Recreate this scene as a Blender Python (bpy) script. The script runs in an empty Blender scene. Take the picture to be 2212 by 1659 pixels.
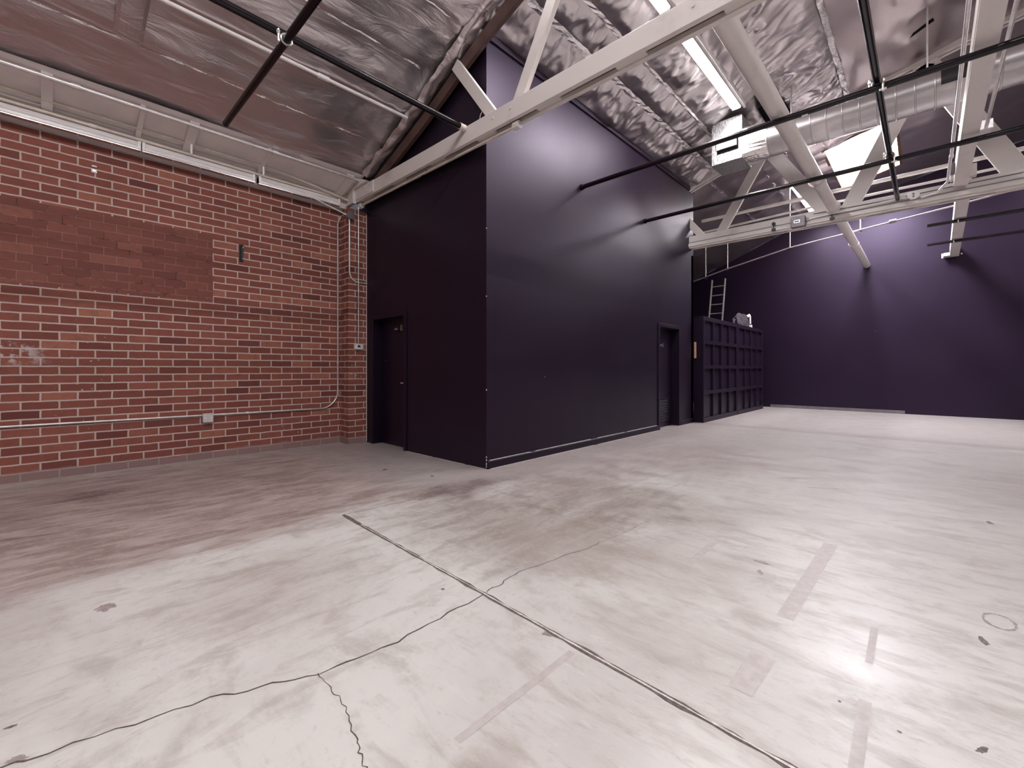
import bpy, bmesh, math, random
import numpy as np
from mathutils import Vector, Matrix, noise

random.seed(7)
S = bpy.context.scene
COL = S.collection

# ------------------------------------------------------------------ camera, world, exposure
cam_d = bpy.data.cameras.new('camera')
cam = bpy.data.objects.new('camera', cam_d)
COL.objects.link(cam)
cam_d.sensor_width = 36.0
cam_d.lens = 36.0 * 952.0 / 2212.0
cam_d.shift_y = -32.5 / 2212.0
cam_d.clip_start = 0.05
cam_d.clip_end = 100
cam.location = (0, 0, 1.25)
cam.rotation_euler = (math.pi / 2, 0, math.radians(43.296))
S.camera = cam

world = bpy.data.worlds.new('world')
S.world = world
world.use_nodes = True
world.node_tree.nodes['Background'].inputs[0].default_value = (0.75, 0.8, 1, 1)
world.node_tree.nodes['Background'].inputs[1].default_value = 0.05

S.view_settings.view_transform = 'Standard'
S.view_settings.look = 'None'
S.view_settings.gamma = 1.0
S.view_settings.exposure = 1.32
S.view_settings.use_curve_mapping = False

LAMP = 62.0          # radiance of a fluorescent lens
LAMP_COL = (1.0, 0.968, 0.965, 1)
SKY = 36.0           # radiance of the skylight pane
SKY_COL = (0.93, 0.95, 1.0, 1)

# ------------------------------------------------------------------ node helpers
class NT:
    def __init__(self, name):
        self.m = bpy.data.materials.new(name)
        self.m.use_nodes = True
        self.t = self.m.node_tree
        self.b = self.t.nodes['Principled BSDF']
        self._co = None
    def n(self, kind, **kw):
        x = self.t.nodes.new(kind)
        for k, v in kw.items():
            setattr(x, k, v)
        return x
    def l(self, a, b):
        self.t.links.new(a, b)
    def put(self, sock, v):
        if isinstance(v, bpy.types.NodeSocket):
            self.l(v, sock)
        else:
            if sock.type == 'RGBA' and len(v) == 3:
                v = (*v, 1)
            sock.default_value = v
    def co(self):
        if self._co is None:
            self._co = self.n('ShaderNodeTexCoord').outputs['Object']
        return self._co
    def xyz(self):
        s = self.n('ShaderNodeSeparateXYZ')
        self.l(self.co(), s.inputs[0])
        return s.outputs
    def vec(self, x, y, z):
        c = self.n('ShaderNodeCombineXYZ')
        for i, v in enumerate((x, y, z)):
            self.put(c.inputs[i], v)
        return c.outputs[0]
    def scl(self, v, s):
        m = self.n('ShaderNodeVectorMath', operation='MULTIPLY')
        self.l(v, m.inputs[0]); m.inputs[1].default_value = s
        return m.outputs[0]
    def math(self, op, a, b=0.0, c=0.0, clamp=False):
        m = self.n('ShaderNodeMath', operation=op, use_clamp=clamp)
        for i, v in enumerate((a, b, c)):
            self.put(m.inputs[i], v)
        return m.outputs[0]
    def noise(self, scale, detail=4, rough=0.55, vec=None, dist=0.0, color=False):
        x = self.n('ShaderNodeTexNoise')
        x.inputs['Scale'].default_value = scale
        x.inputs['Detail'].default_value = detail
        x.inputs['Roughness'].default_value = rough
        x.inputs['Distortion'].default_value = dist
        self.l(vec if vec is not None else self.co(), x.inputs['Vector'])
        return x.outputs['Color' if color else 'Fac']
    def step(self, v, a, b):
        r = self.n('ShaderNodeMapRange', interpolation_type='SMOOTHSTEP')
        self.put(r.inputs[0], v)
        r.inputs[1].default_value = a; r.inputs[2].default_value = b
        return r.outputs[0]
    def mix(self, f, a, b, blend='MIX'):
        x = self.n('ShaderNodeMix', data_type='RGBA', blend_type=blend)
        self.put(x.inputs[0], f); self.put(x.inputs[6], a); self.put(x.inputs[7], b)
        return x.outputs[2]
    def ramp(self, f, stops):
        x = self.n('ShaderNodeValToRGB')
        e = x.color_ramp.elements
        while len(e) < len(stops):
            e.new(0.5)
        for i, (p, c) in enumerate(stops):
            e[i].position = p; e[i].color = (*c, 1)
        self.l(f, x.inputs[0])
        return x.outputs[0]
    def bump(self, h, strength=0.3, dist=0.01):
        x = self.n('ShaderNodeBump')
        x.inputs['Strength'].default_value = strength
        x.inputs['Distance'].default_value = dist
        self.l(h, x.inputs['Height'])
        self.l(x.outputs[0], self.b.inputs['Normal'])
    def set(self, **kw):
        for k, v in kw.items():
            self.put(self.b.inputs[{'col': 'Base Color', 'rough': 'Roughness', 'metal': 'Metallic',
                                    'spec': 'Specular IOR Level', 'emit': 'Emission Color',
                                    'power': 'Emission Strength'}[k]], v)
        return self.m

def simple(name, col, rough=0.5, metal=0.0, spec=0.5, var=0.12, scale=6, bump=0.0):
    t = NT(name)
    f = t.noise(scale, 5, 0.6)
    c = t.mix(t.step(f, 0.3, 0.75), tuple(x * (1 - var) for x in col), tuple(min(1, x * (1 + var)) for x in col))
    if bump:
        t.bump(t.noise(scale * 8, 4), bump, 0.005)
    return t.set(col=c, rough=rough, metal=metal, spec=spec)

M = {}
# worn white paint on the trusses and beams
t = NT('white_paint')
g = t.step(t.noise(1.6, 6, 0.65), 0.52, 0.78)
c = t.mix(g, (0.72, 0.665, 0.64), (0.58, 0.515, 0.49))
c = t.mix(t.step(t.noise(22, 3, 0.6), 0.70, 0.78), c, (0.30, 0.22, 0.20))
t.bump(t.noise(40, 4), 0.12, 0.004)
M['white'] = t.set(col=c, rough=0.42)
M['soffit'] = simple('soffit_paint', (0.86, 0.785, 0.765), 0.6, var=0.05, scale=3, bump=0.1)
M['cream'] = simple('cream_conduit_paint', (0.72, 0.62, 0.54), 0.4)
M['white_enamel'] = simple('white_enamel', (0.84, 0.80, 0.80), 0.25, var=0.04)
M['black_pipe'] = simple('black_pipe_paint', (0.006, 0.003, 0.006), 0.22, spec=0.35)
M['galv'] = simple('galvanised_steel', (0.80, 0.76, 0.77), 0.34, metal=0.65, var=0.10, scale=14)
M['zinc'] = simple('bright_zinc', (0.85, 0.83, 0.82), 0.2, metal=0.85)
M['pipe_grey'] = simple('grey_painted_pipe', (0.30, 0.25, 0.27), 0.45)
M['grey_box'] = simple('grey_steel_box', (0.17, 0.15, 0.165), 0.4, metal=0.3)
M['dark'] = simple('dark_plastic', (0.012, 0.010, 0.014), 0.4)
M['painted_dark'] = simple('painted_opening_dark', (0.004, 0.003, 0.004), 0.9, spec=0.1)  # flat black painted for the dark inside openings
M['curb'] = simple('warm_curb_wood', (0.105, 0.042, 0.010), 0.6, scale=9)
M['bare_wood'] = simple('bare_pine', (0.62, 0.36, 0.24), 0.6, scale=12)
M['dark_brown'] = simple('truss_dark_brown', (0.10, 0.055, 0.048), 0.4, var=0.3, scale=3)
M['alum'] = simple('ladder_aluminium', (0.62, 0.58, 0.56), 0.35, metal=0.7)
M['cloth'] = simple('grey_purple_cloth', (0.045, 0.03, 0.045), 0.9)
M['crack'] = simple('crack_dirt', (0.10, 0.075, 0.07), 0.9, var=0.5, scale=60)
M['joint_dark'] = simple('joint_dirt', (0.13, 0.10, 0.095), 0.8, var=0.4, scale=40)
M['joint_light'] = simple('joint_filler', (0.62, 0.57, 0.54), 0.5, var=0.25, scale=40)
M['tape'] = simple('tape_residue', (0.475, 0.43, 0.42), 0.45, var=0.10, scale=25)
M['scuff'] = simple('rubber_scuff', (0.17, 0.135, 0.135), 0.6, var=0.5, scale=70)
M['patch'] = simple('grey_floor_stain', (0.33, 0.275, 0.27), 0.5, var=0.3, scale=25)

# satin black paint with a purple cast, and the odd white chip
def black_paint(name, col, rough, chips=True):
    t = NT(name)
    f = t.noise(0.8, 5, 0.6)
    c = t.mix(f, tuple(x * 0.75 for x in col), tuple(x * 1.25 for x in col))
    if chips:
        v = t.n('ShaderNodeTexVoronoi')
        v.inputs['Scale'].default_value = 1.6
        t.l(t.co(), v.inputs['Vector'])

        spot = t.math('LESS_THAN', v.outputs['Distance'], 0.010)
        c = t.mix(spot, c, (0.75, 0.68, 0.7))
    r = t.n('ShaderNodeMapRange')
    t.l(t.noise(1.3, 4, 0.6), r.inputs[0])
    r.inputs[3].default_value = rough - 0.06; r.inputs[4].default_value = rough + 0.06
    t.bump(t.noise(55, 3), 0.06, 0.003)
    t.b.inputs['Specular Tint'].default_value = (0.84, 0.69, 1.0, 1)
    return t.set(col=c, rough=r.outputs[0], spec=0.42)
M['black'] = black_paint('black_wall_paint', (0.0095, 0.0042, 0.0125), 0.41)
M['black_trim'] = black_paint('black_trim_paint', (0.0090, 0.004, 0.0110), 0.44, False)

# foil faced roof insulation
def foil(name, col, rough, bscale, bstr, stretch, metal=0.92):
    t = NT(name)
    v = t.scl(t.co(), stretch)
    n1 = t.noise(bscale, 5, 0.55, v, 0.6)
    n2 = t.noise(bscale * 0.25, 4, 0.6, v)
    c = t.mix(n2, tuple(x * 0.85 for x in col), tuple(min(1, x * 1.1) for x in col))
    t.bump(n1, bstr, 0.03)
    return t.set(col=c, rough=rough, metal=metal)
M['foil_dull'] = foil('dull_foil', (0.74, 0.68, 0.695), 0.31, 3.0, 1.0, (1.7, 0.55, 1.0), 0.78)
M['foil_silver'] = foil('silver_foil', (0.56, 0.485, 0.49), 0.33, 2.2, 0.4, (1.2, 0.8, 1.0), 0.93)
M['foil_bright'] = foil('bright_foil', (0.62, 0.57, 0.575), 0.30, 5.0, 0.35, (0.6, 1.5, 1.0))
M['foil_tape'] = foil('foil_tape', (0.86, 0.82, 0.82), 0.2, 14.0, 0.5, (1, 1, 1))

t = NT('duct_metal')
n1 = t.noise(6, 4)
c = t.mix(n1, (0.44, 0.41, 0.42), (0.58, 0.55, 0.555))
M['duct'] = t.set(col=c, rough=0.3, metal=0.9)
t = NT('duct_wrap')
n1 = t.noise(60, 3, 0.7, t.scl(t.co(), (1, 1, 0.25)))
c = t.mix(t.step(n1, 0.4, 0.6), (0.22, 0.215, 0.225), (0.48, 0.47, 0.48))
t.bump(n1, 0.6, 0.01)
M['duct_wrap'] = t.set(col=c, rough=0.3, metal=0.7)

def emitter(name, col, power):
    t = NT(name)
    return t.set(col=(0.9, 0.9, 0.9), emit=col, power=power, rough=0.4)
M['lens'] = emitter('lit_fluorescent_lens', LAMP_COL, LAMP)
M['sky_pane'] = emitter('daylit_skylight_pane', SKY_COL, SKY)
M['screen'] = simple('lcd_screen', (0.02, 0.03, 0.035), 0.15)

# brick
t = NT('red_brick')
o = t.xyz()
u = t.math('SUBTRACT', o[1], o[0])
wob = t.noise(9, 3)
uu = t.math('ADD', u, t.math('MULTIPLY', t.math('SUBTRACT', wob, 0.5), 0.012))
zz = t.math('ADD', o[2], t.math('MULTIPLY', t.math('SUBTRACT', t.noise(7, 3), 0.5), 0.012))
def bricks(vec, w, h, mortar, smooth):
    b = t.n('ShaderNodeTexBrick', offset=0.5, offset_frequency=2)
    t.l(vec, b.inputs['Vector'])
    b.inputs['Scale'].default_value = 1.0
    b.inputs['Brick Width'].default_value = w
    b.inputs['Row Height'].default_value = h
    b.inputs['Mortar Size'].default_value = mortar
    b.inputs['Mortar Smooth'].default_value = smooth
    b.inputs['Color1'].default_value = (0, 0, 0, 1)
    b.inputs['Color2'].default_value = (1, 1, 1, 1)
    b.inputs['Mortar'].default_value = (0.5, 0.5, 0.5, 1)
    return b
b1 = bricks(t.vec(t.math('ADD', uu, 0.13 - 7.27 + 30 - 0.1), zz, 0), 0.30, 0.0985, 0.0092, 0.25)
b2 = bricks(t.vec(t.math('ADD', uu, 30.07), t.math('ADD', zz, 0.03), 0), 0.235, 0.0985, 0.0035, 0.3)
inp = t.math('MULTIPLY', t.math('LESS_THAN', t.math('ADD', o[1], t.math('MULTIPLY', t.noise(5, 2), 0.03)), 1.63),
             t.math('MULTIPLY', t.math('GREATER_THAN', o[2], 2.19), t.math('LESS_THAN', o[2], 3.12)))
val = t.mix(inp, b1.outputs['Color'], b2.outputs['Color'])
mort = t.mix(inp, b1.outputs['Fac'], b2.outputs['Fac'])
bc = t.ramp(val, [(0.0, (0.19, 0.055, 0.045)), (0.10, (0.27, 0.080, 0.062)), (0.35, (0.325, 0.101, 0.075)), (0.85, (0.365, 0.118, 0.085)), (1.0, (0.50, 0.19, 0.125))])
bc = t.mix(t.step(t.noise(11, 5, 0.65), 0.40, 0.72), bc, t.mix(0.35, bc, (0.18, 0.07, 0.06)))
bc = t.mix(t.math('MULTIPLY', inp, 0.55), bc, (0.225, 0.082, 0.070))
mc = t.mix(t.noise(14, 4), (0.64, 0.49, 0.445), (0.78, 0.63, 0.585))
dark_gap = t.mix(t.step(t.noise(4.5, 3, 0.6), 0.36, 0.52), (0.06, 0.02, 0.02), (0.40, 0.22, 0.19))
mc = t.mix(inp, mc, dark_gap)
c = t.mix(mort, bc, mc)
# whitish paint spatter, a smear near the left end and a grey painted bottom course
v = t.n('ShaderNodeTexVoronoi'); v.inputs['Scale'].default_value = 13
t.l(t.scl(t.co(), (1, 1, 1.6)), v.inputs['Vector'])
sp = t.math('LESS_THAN', v.outputs['Distance'], t.math('MULTIPLY', t.step(t.noise(1.1, 2), 0.45, 0.75), 0.16))
sp = t.math('MULTIPLY', sp, t.step(o[2], 2.3, 1.3))
c = t.mix(sp, c, (0.74, 0.62, 0.56))
sm = t.math('MULTIPLY', t.step(t.math('ABSOLUTE', t.math('SUBTRACT', o[2], 1.42)), 0.16, 0.05), t.step(o[1], 0.12, -0.25))
sm = t.math('MULTIPLY', sm, t.step(t.noise(13, 5, 0.7), 0.5, 0.62))
c = t.mix(sm, c, (0.78, 0.70, 0.70))
gr = t.step(t.math('ADD', o[2], t.math('MULTIPLY', t.math('SUBTRACT', t.noise(4, 4), 0.5), 0.12)), 0.125, 0.085)
c = t.mix(t.math('MULTIPLY', gr, 0.75), c, (0.36, 0.26, 0.25))
h = t.math('SUBTRACT', t.math('MULTIPLY', t.noise(60, 4), 0.25), mort)
t.bump(h, 0.5, 0.006)
c = t.mix(1.0, c, (0.78, 0.78, 0.78), 'MULTIPLY')
M['brick'] = t.set(col=c, rough=0.72, spec=0.3)

# concrete floor
t = NT('stained_concrete')
o = t.xyz()
co = t.co()
warp = t.noise(1.1, 4, 0.6, None, 0.4)
big = t.noise(0.55, 5, 0.6, None, 0.5)
med = t.noise(2.4, 6, 0.66, t.scl(co, (1.0, 1.4, 1)), 0.25)
fine = t.noise(14, 6, 0.7, t.scl(co, (1.0, 1.5, 1)), 0.2)
sy = t.noise(3.2, 6, 0.66, t.scl(co, (2.6, 0.75, 1)), 0.5)
sx = t.noise(3.2, 6, 0.66, t.scl(co, (0.75, 2.6, 1)), 0.5)
stk = t.mix(t.step(o[0], -2.4, -0.9), sy, sx)
c = t.mix(t.step(big, 0.36, 0.62), (0.70, 0.655, 0.63), (0.87, 0.84, 0.81))
c = t.mix(t.math('MULTIPLY', t.step(stk, 0.48, 0.66), 0.60), c, (0.53, 0.465, 0.43))
c = t.mix(t.math('MULTIPLY', t.step(stk, 0.42, 0.30), 0.5), c, (0.90, 0.88, 0.855))
c = t.mix(t.math('MULTIPLY', t.step(med, 0.50, 0.70), 0.55), c, (0.46, 0.40, 0.365))
c = t.mix(t.math('MULTIPLY', t.step(fine, 0.56, 0.72), 0.30), c, (0.42, 0.365, 0.345))
xw = t.math('ADD', o[0], t.math('MULTIPLY', t.math('SUBTRACT', warp, 0.5), 1.1))
xw = t.math('ADD', xw, t.math('MULTIPLY', t.math('SUBTRACT', med, 0.5), 0.7))
c = t.mix(t.math('MULTIPLY', t.step(o[1], 2.2, 8.5), 0.85), c, t.mix(stk, (0.50, 0.435, 0.42), (0.36, 0.305, 0.295)))  # rear floor colour lowered to offset the skylight's extra brightness
# the older brown pour along the brick wall
old = t.math('MULTIPLY', t.step(xw, -3.40, -3.85), t.step(xw, -7.9, -6.7))
old = t.math('MULTIPLY', old, t.step(t.math('ADD', o[1], t.math('MULTIPLY', warp, 0.9)), 3.9, 2.6))
oc = t.mix(t.step(sy, 0.36, 0.62), (0.62, 0.505, 0.475), (0.37, 0.27, 0.25))
oc = t.mix(t.math('MULTIPLY', t.step(fine, 0.52, 0.68), 0.5), oc, (0.66, 0.565, 0.54))
c = t.mix(t.math('MULTIPLY', old, 0.92), c, oc)
# grey mauve slab in front of the black room
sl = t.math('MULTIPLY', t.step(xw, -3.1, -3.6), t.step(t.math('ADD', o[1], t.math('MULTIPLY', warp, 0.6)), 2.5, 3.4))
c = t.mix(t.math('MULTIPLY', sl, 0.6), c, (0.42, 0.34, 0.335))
# tan wear behind the joint
def blob(cx, cy, rx, ry, inner=0.35, outer=1.0):
    dx = t.math('DIVIDE', t.math('SUBTRACT', o[0], cx), rx)
    dy = t.math('DIVIDE', t.math('SUBTRACT', o[1], cy), ry)
    d = t.math('ADD', t.math('MULTIPLY', dx, dx), t.math('MULTIPLY', dy, dy))
    d = t.math('ADD', d, t.math('MULTIPLY', t.math('SUBTRACT', med, 0.5), 3.2))
    d = t.math('ADD', d, t.math('MULTIPLY', t.math('SUBTRACT', fine, 0.5), 1.6))
    return t.math('MULTIPLY', t.step(d, outer + 0.5, inner - 0.55), t.math('ADD', 0.62, t.math('MULTIPLY', t.step(stk, 0.34, 0.60), 0.43)))
for (bx, by, rx, ry, a, bcol) in ((-2.5, 2.55, 1.15, 0.75, 0.75, (0.35, 0.28, 0.235)), (-2.25, 3.7, 1.0, 0.8, 0.75, (0.32, 0.255, 0.215)),
                                  (-2.9, 4.4, 0.5, 1.6, 0.7, (0.40, 0.32, 0.31)), (-2.6, 6.2, 1.2, 1.4, 0.65, (0.42, 0.34, 0.335)),
                                  (-3.55, 3.0, 0.28, 0.55, 0.85, (0.24, 0.17, 0.165)), (-6.05, 0.28, 0.22, 0.34, 0.8, (0.15, 0.10, 0.11)),
                                  (-2.75, 0.9, 0.55, 0.6, 0.5, (0.45, 0.37, 0.33)), (-1.0, 0.95, 0.10, 0.14, 0.7, (0.47, 0.40, 0.35)),
                                  (-1.7, 2.6, 0.9, 0.5, 0.45, (0.50, 0.43, 0.37)), (-0.9, 2.0, 0.5, 0.3, 0.4, (0.52, 0.46, 0.42))):
    c = t.mix(t.math('MULTIPLY', blob(bx, by, rx, ry), a), c, bcol)
# darker band behind the far joint
bd = t.math('MULTIPLY', t.step(t.math('ABSOLUTE', t.math('SUBTRACT', o[1], 10.42)), 0.38, 0.05), t.step(o[1], 10.10, 10.14))
c = t.mix(t.math('MULTIPLY', bd, 0.6), c, (0.33, 0.265, 0.26))
c = t.mix(t.math('MULTIPLY', t.step(o[1], 10.1, 10.2), 0.25), c, (0.47, 0.40, 0.39))
fs = t.mix(t.step(o[0], -2.4, -0.9), t.noise(17, 4, 0.7, t.scl(co, (2.2, 0.7, 1)), 0.3), t.noise(17, 4, 0.7, t.scl(co, (0.7, 2.2, 1)), 0.3))
c = t.mix(t.math('MULTIPLY', t.step(fs, 0.57, 0.70), 0.30), c, (0.40, 0.34, 0.32))
c = t.mix(t.math('MULTIPLY', t.step(fs, 0.43, 0.32), 0.30), c, (0.90, 0.87, 0.85))
v = t.n('ShaderNodeTexVoronoi'); v.inputs['Scale'].default_value = 7
t.l(t.scl(co, (1, 2.0, 1)), v.inputs['Vector'])
c = t.mix(t.math('LESS_THAN', v.outputs['Distance'], t.math('MULTIPLY', t.step(fine, 0.55, 0.75), 0.030)), c, (0.22, 0.18, 0.175))
r = t.n('ShaderNodeMapRange'); t.l(med, r.inputs[0])
r.inputs[1].default_value = 0.3; r.inputs[2].default_value = 0.7
r.inputs[3].default_value = 0.28; r.inputs[4].default_value = 0.43
t.bump(t.math('ADD', t.math('MULTIPLY', med, 0.6), t.math('MULTIPLY', fine, 0.4)), 0.18, 0.012)
c = t.mix(1.0, c, (0.71, 0.71, 0.71), 'MULTIPLY')
M['floor'] = t.set(col=c, rough=r.outputs[0], spec=0.5)
M['offwall'] = simple('painted_block', (0.10, 0.085, 0.09), 0.6, scale=2)
M['deck'] = simple('roof_deck', (0.22, 0.17, 0.15), 0.8)

# ------------------------------------------------------------------ mesh helpers
ORIG = {}
class MB:
    def __init__(self):
        self.v = []; self.f = []
    def add(self, vs, fs):
        k = len(self.v)
        self.v += [tuple(map(float, p)) for p in vs]
        self.f += [tuple(i + k for i in f) for f in fs]
        return self
    def box(self, x0, x1, y0, y1, z0, z1):
        p = [(x, y, z) for z in (z0, z1) for y in (y0, y1) for x in (x0, x1)]
        return self.add(p, [(0, 2, 3, 1), (4, 5, 7, 6), (0, 1, 5, 4), (2, 6, 7, 3), (0, 4, 6, 2), (1, 3, 7, 5)])
    def bar(self, a, b, w, h, up=(0, 0, 1)):
        a = Vector(a); b = Vector(b); d = (b - a).normalized()
        s = d.cross(Vector(up)).normalized(); u = s.cross(d).normalized()
        p = []
        for q in (a, b):
            for i, j in ((-1, -1), (1, -1), (1, 1), (-1, 1)):
                p.append(q + s * (w / 2 * i) + u * (h / 2 * j))
        return self.add(p, [(3, 2, 1, 0), (4, 5, 6, 7), (0, 1, 5, 4), (1, 2, 6, 5), (2, 3, 7, 6), (3, 0, 4, 7)])
    def tube(self, pts, r, n=14, closed=False):
        pts = [Vector(p) for p in pts]
        rings = []
        m = len(pts)
        ref = None
        for i, p in enumerate(pts):
            if closed:
                d = (pts[(i + 1) % m] - pts[i - 1]).normalized()
            else:
                d = (pts[min(i + 1, m - 1)] - pts[max(i - 1, 0)]).normalized()
            if ref is None:
                ref = Vector((0, 0, 1)) if abs(d.z) < 0.9 else Vector((1, 0, 0))
            s = d.cross(ref).normalized(); u = s.cross(d).normalized(); ref = u
            rr = r[i] if isinstance(r, (list, tuple)) else r
            rings.append([p + (s * math.cos(2 * math.pi * k / n) + u * math.sin(2 * math.pi * k / n)) * rr for k in range(n)])
        vs = [q for g in rings for q in g]
        fs = []
        for i in range(m if closed else m - 1):
            j = (i + 1) % m
            for k in range(n):
                k2 = (k + 1) % n
                fs.append((i * n + k, j * n + k, j * n + k2, i * n + k2))
        if not closed:
            fs.append(tuple(range(n))); fs.append(tuple((m - 1) * n + k for k in reversed(range(n))))
        return self.add(vs, fs)
    def cyl(self, a, b, r, n=20):
        return self.tube([a, b], r, n)
    def prism(self, poly, axis, a, b):
        n = len(poly)
        def P(q, w):
            return (w, q[0], q[1]) if axis == 'x' else (q[0], w, q[1]) if axis == 'y' else (q[0], q[1], w)
        return self.add([P(q, a) for q in poly] + [P(q, b) for q in poly],
                        [tuple(range(n)), tuple(n + i for i in reversed(range(n)))] +
                        [(i, n + i, n + (i + 1) % n, (i + 1) % n) for i in range(n)])
    def build(self, name, mat, parent=None, bevel=0.0, smooth=False):
        o0 = ORIG.get(parent.name, Vector((0, 0, 0))) if parent else Vector((0, 0, 0))
        me = bpy.data.meshes.new(name)
        me.from_pydata([tuple(Vector(p) - o0) for p in self.v], [], self.f)
        bm = bmesh.new(); bm.from_mesh(me)
        bmesh.ops.recalc_face_normals(bm, faces=bm.faces)
        bm.to_mesh(me); bm.free()
        me.materials.append(M[mat])
        ob = bpy.data.objects.new(name, me)
        COL.objects.link(ob)
        ORIG[ob.name] = o0.copy()
        if parent:
            ob.parent = parent
        if smooth:
            for p in me.polygons:
                p.use_smooth = True
            md = ob.modifiers.new('edges', 'EDGE_SPLIT'); md.split_angle = math.radians(38)
        if bevel:
            md = ob.modifiers.new('bevel', 'BEVEL'); md.width = bevel; md.segments = 2
            md.limit_method = 'ANGLE'; md.angle_limit = math.radians(50)
        return ob

def tag(o, label, cat, group=None, kind=None):
    o['label'] = label; o['category'] = cat
    if group: o['group'] = group
    if kind: o['kind'] = kind
    return o
def thing(name, loc, label, cat, group=None):
    o = bpy.data.objects.new(name, None)
    o.empty_display_size = 0.1
    COL.objects.link(o); o.location = loc
    ORIG[o.name] = Vector(loc)
    return tag(o, label, cat, group)
def struct(o, label=None, cat=None):
    o['kind'] = 'structure'
    if label: o['label'] = label
    if cat: o['category'] = cat
    return o
def arc(c, r, a0, a1, ex, ey, n=8):
    c = Vector(c); ex = Vector(ex); ey = Vector(ey)
    return [c + ex * (r * math.cos(a0 + (a1 - a0) * i / n)) + ey * (r * math.sin(a0 + (a1 - a0) * i / n)) for i in range(n + 1)]

# ------------------------------------------------------------------ the bowed roof line  z(x)
RX = np.array([-7.6, -7.3, -6.2, -5.0, -4.0, -3.4, -2.0, -0.5, 1.3, 3.0, 5.5, 8, 12])
RZ = np.array([4.09, 4.19, 4.56, 5.02, 5.46, 5.66, 6.08, 6.45, 6.80, 7.02, 7.15, 7.05, 6.5])
_sl = np.gradient(RZ, RX)
def rz(x):
    i = int(min(max(np.searchsorted(RX, x) - 1, 0), len(RX) - 2))
    h = RX[i + 1] - RX[i]; q = (x - RX[i]) / h
    return float((2*q**3 - 3*q**2 + 1) * RZ[i] + (q**3 - 2*q**2 + q) * h * _sl[i] + (-2*q**3 + 3*q**2) * RZ[i+1] + (q**3 - q**2) * h * _sl[i+1])

XB, XL, XR = -7.27, -7.27, 11.5
YB, YF = -6.5, 16.4
XP, YBOX, XBOX, YEND = -6.97, 3.78, -4.0, 10.45
HOLE = (-1.67, -0.50, 11.95, 14.75)

# ------------------------------------------------------------------ floor
fl = struct(MB().box(-7.6, XR + 0.3, YB - 0.3, YF + 0.3, -0.25, 0).build('floor', 'floor'), 'wide stained concrete slab floor with joints and cracks', 'floor')
def ribbon(pts, w0, w1, z, jag=0.0, sub=7, seed=0):
    rnd = random.Random(seed)
    P = []
    for a, b in zip(pts[:-1], pts[1:]):
        for k in range(sub):
            q = k / sub
            P.append(Vector((a[0] + (b[0] - a[0]) * q, a[1] + (b[1] - a[1]) * q, 0)))
    P.append(Vector((pts[-1][0], pts[-1][1], 0)))
    for i in range(1, len(P) - 1):
        d = (P[i + 1] - P[i - 1]).normalized()
        P[i] = P[i] + Vector((-d.y, d.x, 0)) * rnd.uniform(-jag, jag)
    vs = []; fs = []
    for i, p in enumerate(P):
        d = (P[min(i + 1, len(P) - 1)] - P[max(i - 1, 0)]).normalized()
        nn = Vector((-d.y, d.x, 0))
        w = w0 + (w1 - w0) * i / (len(P) - 1)
        if jag: w *= rnd.uniform(0.5, 1.35)
        vs += [(p.x + nn.x * w / 2, p.y + nn.y * w / 2, z), (p.x - nn.x * w / 2, p.y - nn.y * w / 2, z)]
        if i:
            k = 2 * i
            fs.append((k - 2, k - 1, k + 1, k))
    return MB().add(vs, fs)
ribbon([(-2.14, -0.25), (-2.10, -0.04), (-1.98, 0.43), (-1.82, 0.77), (-1.77, 1.11), (-1.79, 1.67)], 0.006, 0.008, 0.0012, 0.010, 9, 1).build('crack', 'crack', fl)
ribbon([(-1.79, 1.69), (-1.83, 2.0), (-1.74, 2.5), (-1.71, 2.77), (-1.66, 3.4)], 0.005, 0.002, 0.0012, 0.012, 9, 2).build('crack', 'crack', fl)
ribbon([(-1.82, 0.77), (-1.61, 0.77), (-1.40, 0.72), (-1.28, 0.69), (-1.1, 0.6)], 0.003, 0.004, 0.0012, 0.008, 9, 3).build('crack', 'crack', fl)
ribbon([(-5.0, -0.6), (-4.9, -0.2), (-4.75, 0.3), (-4.7, 0.6)], 0.008, 0.003, 0.0012, 0.012, 9, 4).build('crack', 'crack', fl)
ribbon([(0.36, 2.5), (0.32, 2.25), (0.27, 2.05), (0.2, 1.9)], 0.006, 0.004, 0.0012, 0.012, 9, 5).build('crack', 'crack', fl)
jo = ribbon([(-3.64, 1.755), (-1.79, 1.675), (-0.32, 1.605), (2.5, 1.48)], 0.030, 0.030, 0.0016, 0.0025, 26, 6).build('floor_joint', 'joint_dark', fl)
ribbon([(-3.3, 1.741), (-1.79, 1.676), (-0.32, 1.606), (2.5, 1.481)], 0.008, 0.011, 0.0030, 0.001, 26, 8).build('joint_filler', 'joint_light', jo)
ribbon([(-3.64, 1.755), (-3.52, 3.2), (-3.42, 3.75)], 0.006, 0.006, 0.0012, 0.002, 10, 9).build('floor_joint', 'joint_dark', fl)
ribbon([(-3.78, 10.08), (-0.6, 10.12), (4, 10.3)], 0.02, 0.02, 0.0012, 0.004, 20, 10).build('floor_joint', 'joint_light', fl)
for a, b, w in (((-0.50, 3.85), (-0.52, 2.55), 0.085), ((-0.52, 2.15), (-0.53, 1.85), 0.10), ((-0.17, 2.12), (-0.16, 1.55), 0.04),
                ((-0.185, 2.75), (-0.18, 2.4), 0.03), ((-1.14, 1.60), (-1.15, 0.95), 0.035), ((-1.12, 3.3), (-1.11, 2.8), 0.05)):
    ribbon([a, b], w, w * 0.9, 0.0009, 0.0, 8, int(w * 999)).build('tape_mark', 'tape', fl)
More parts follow.
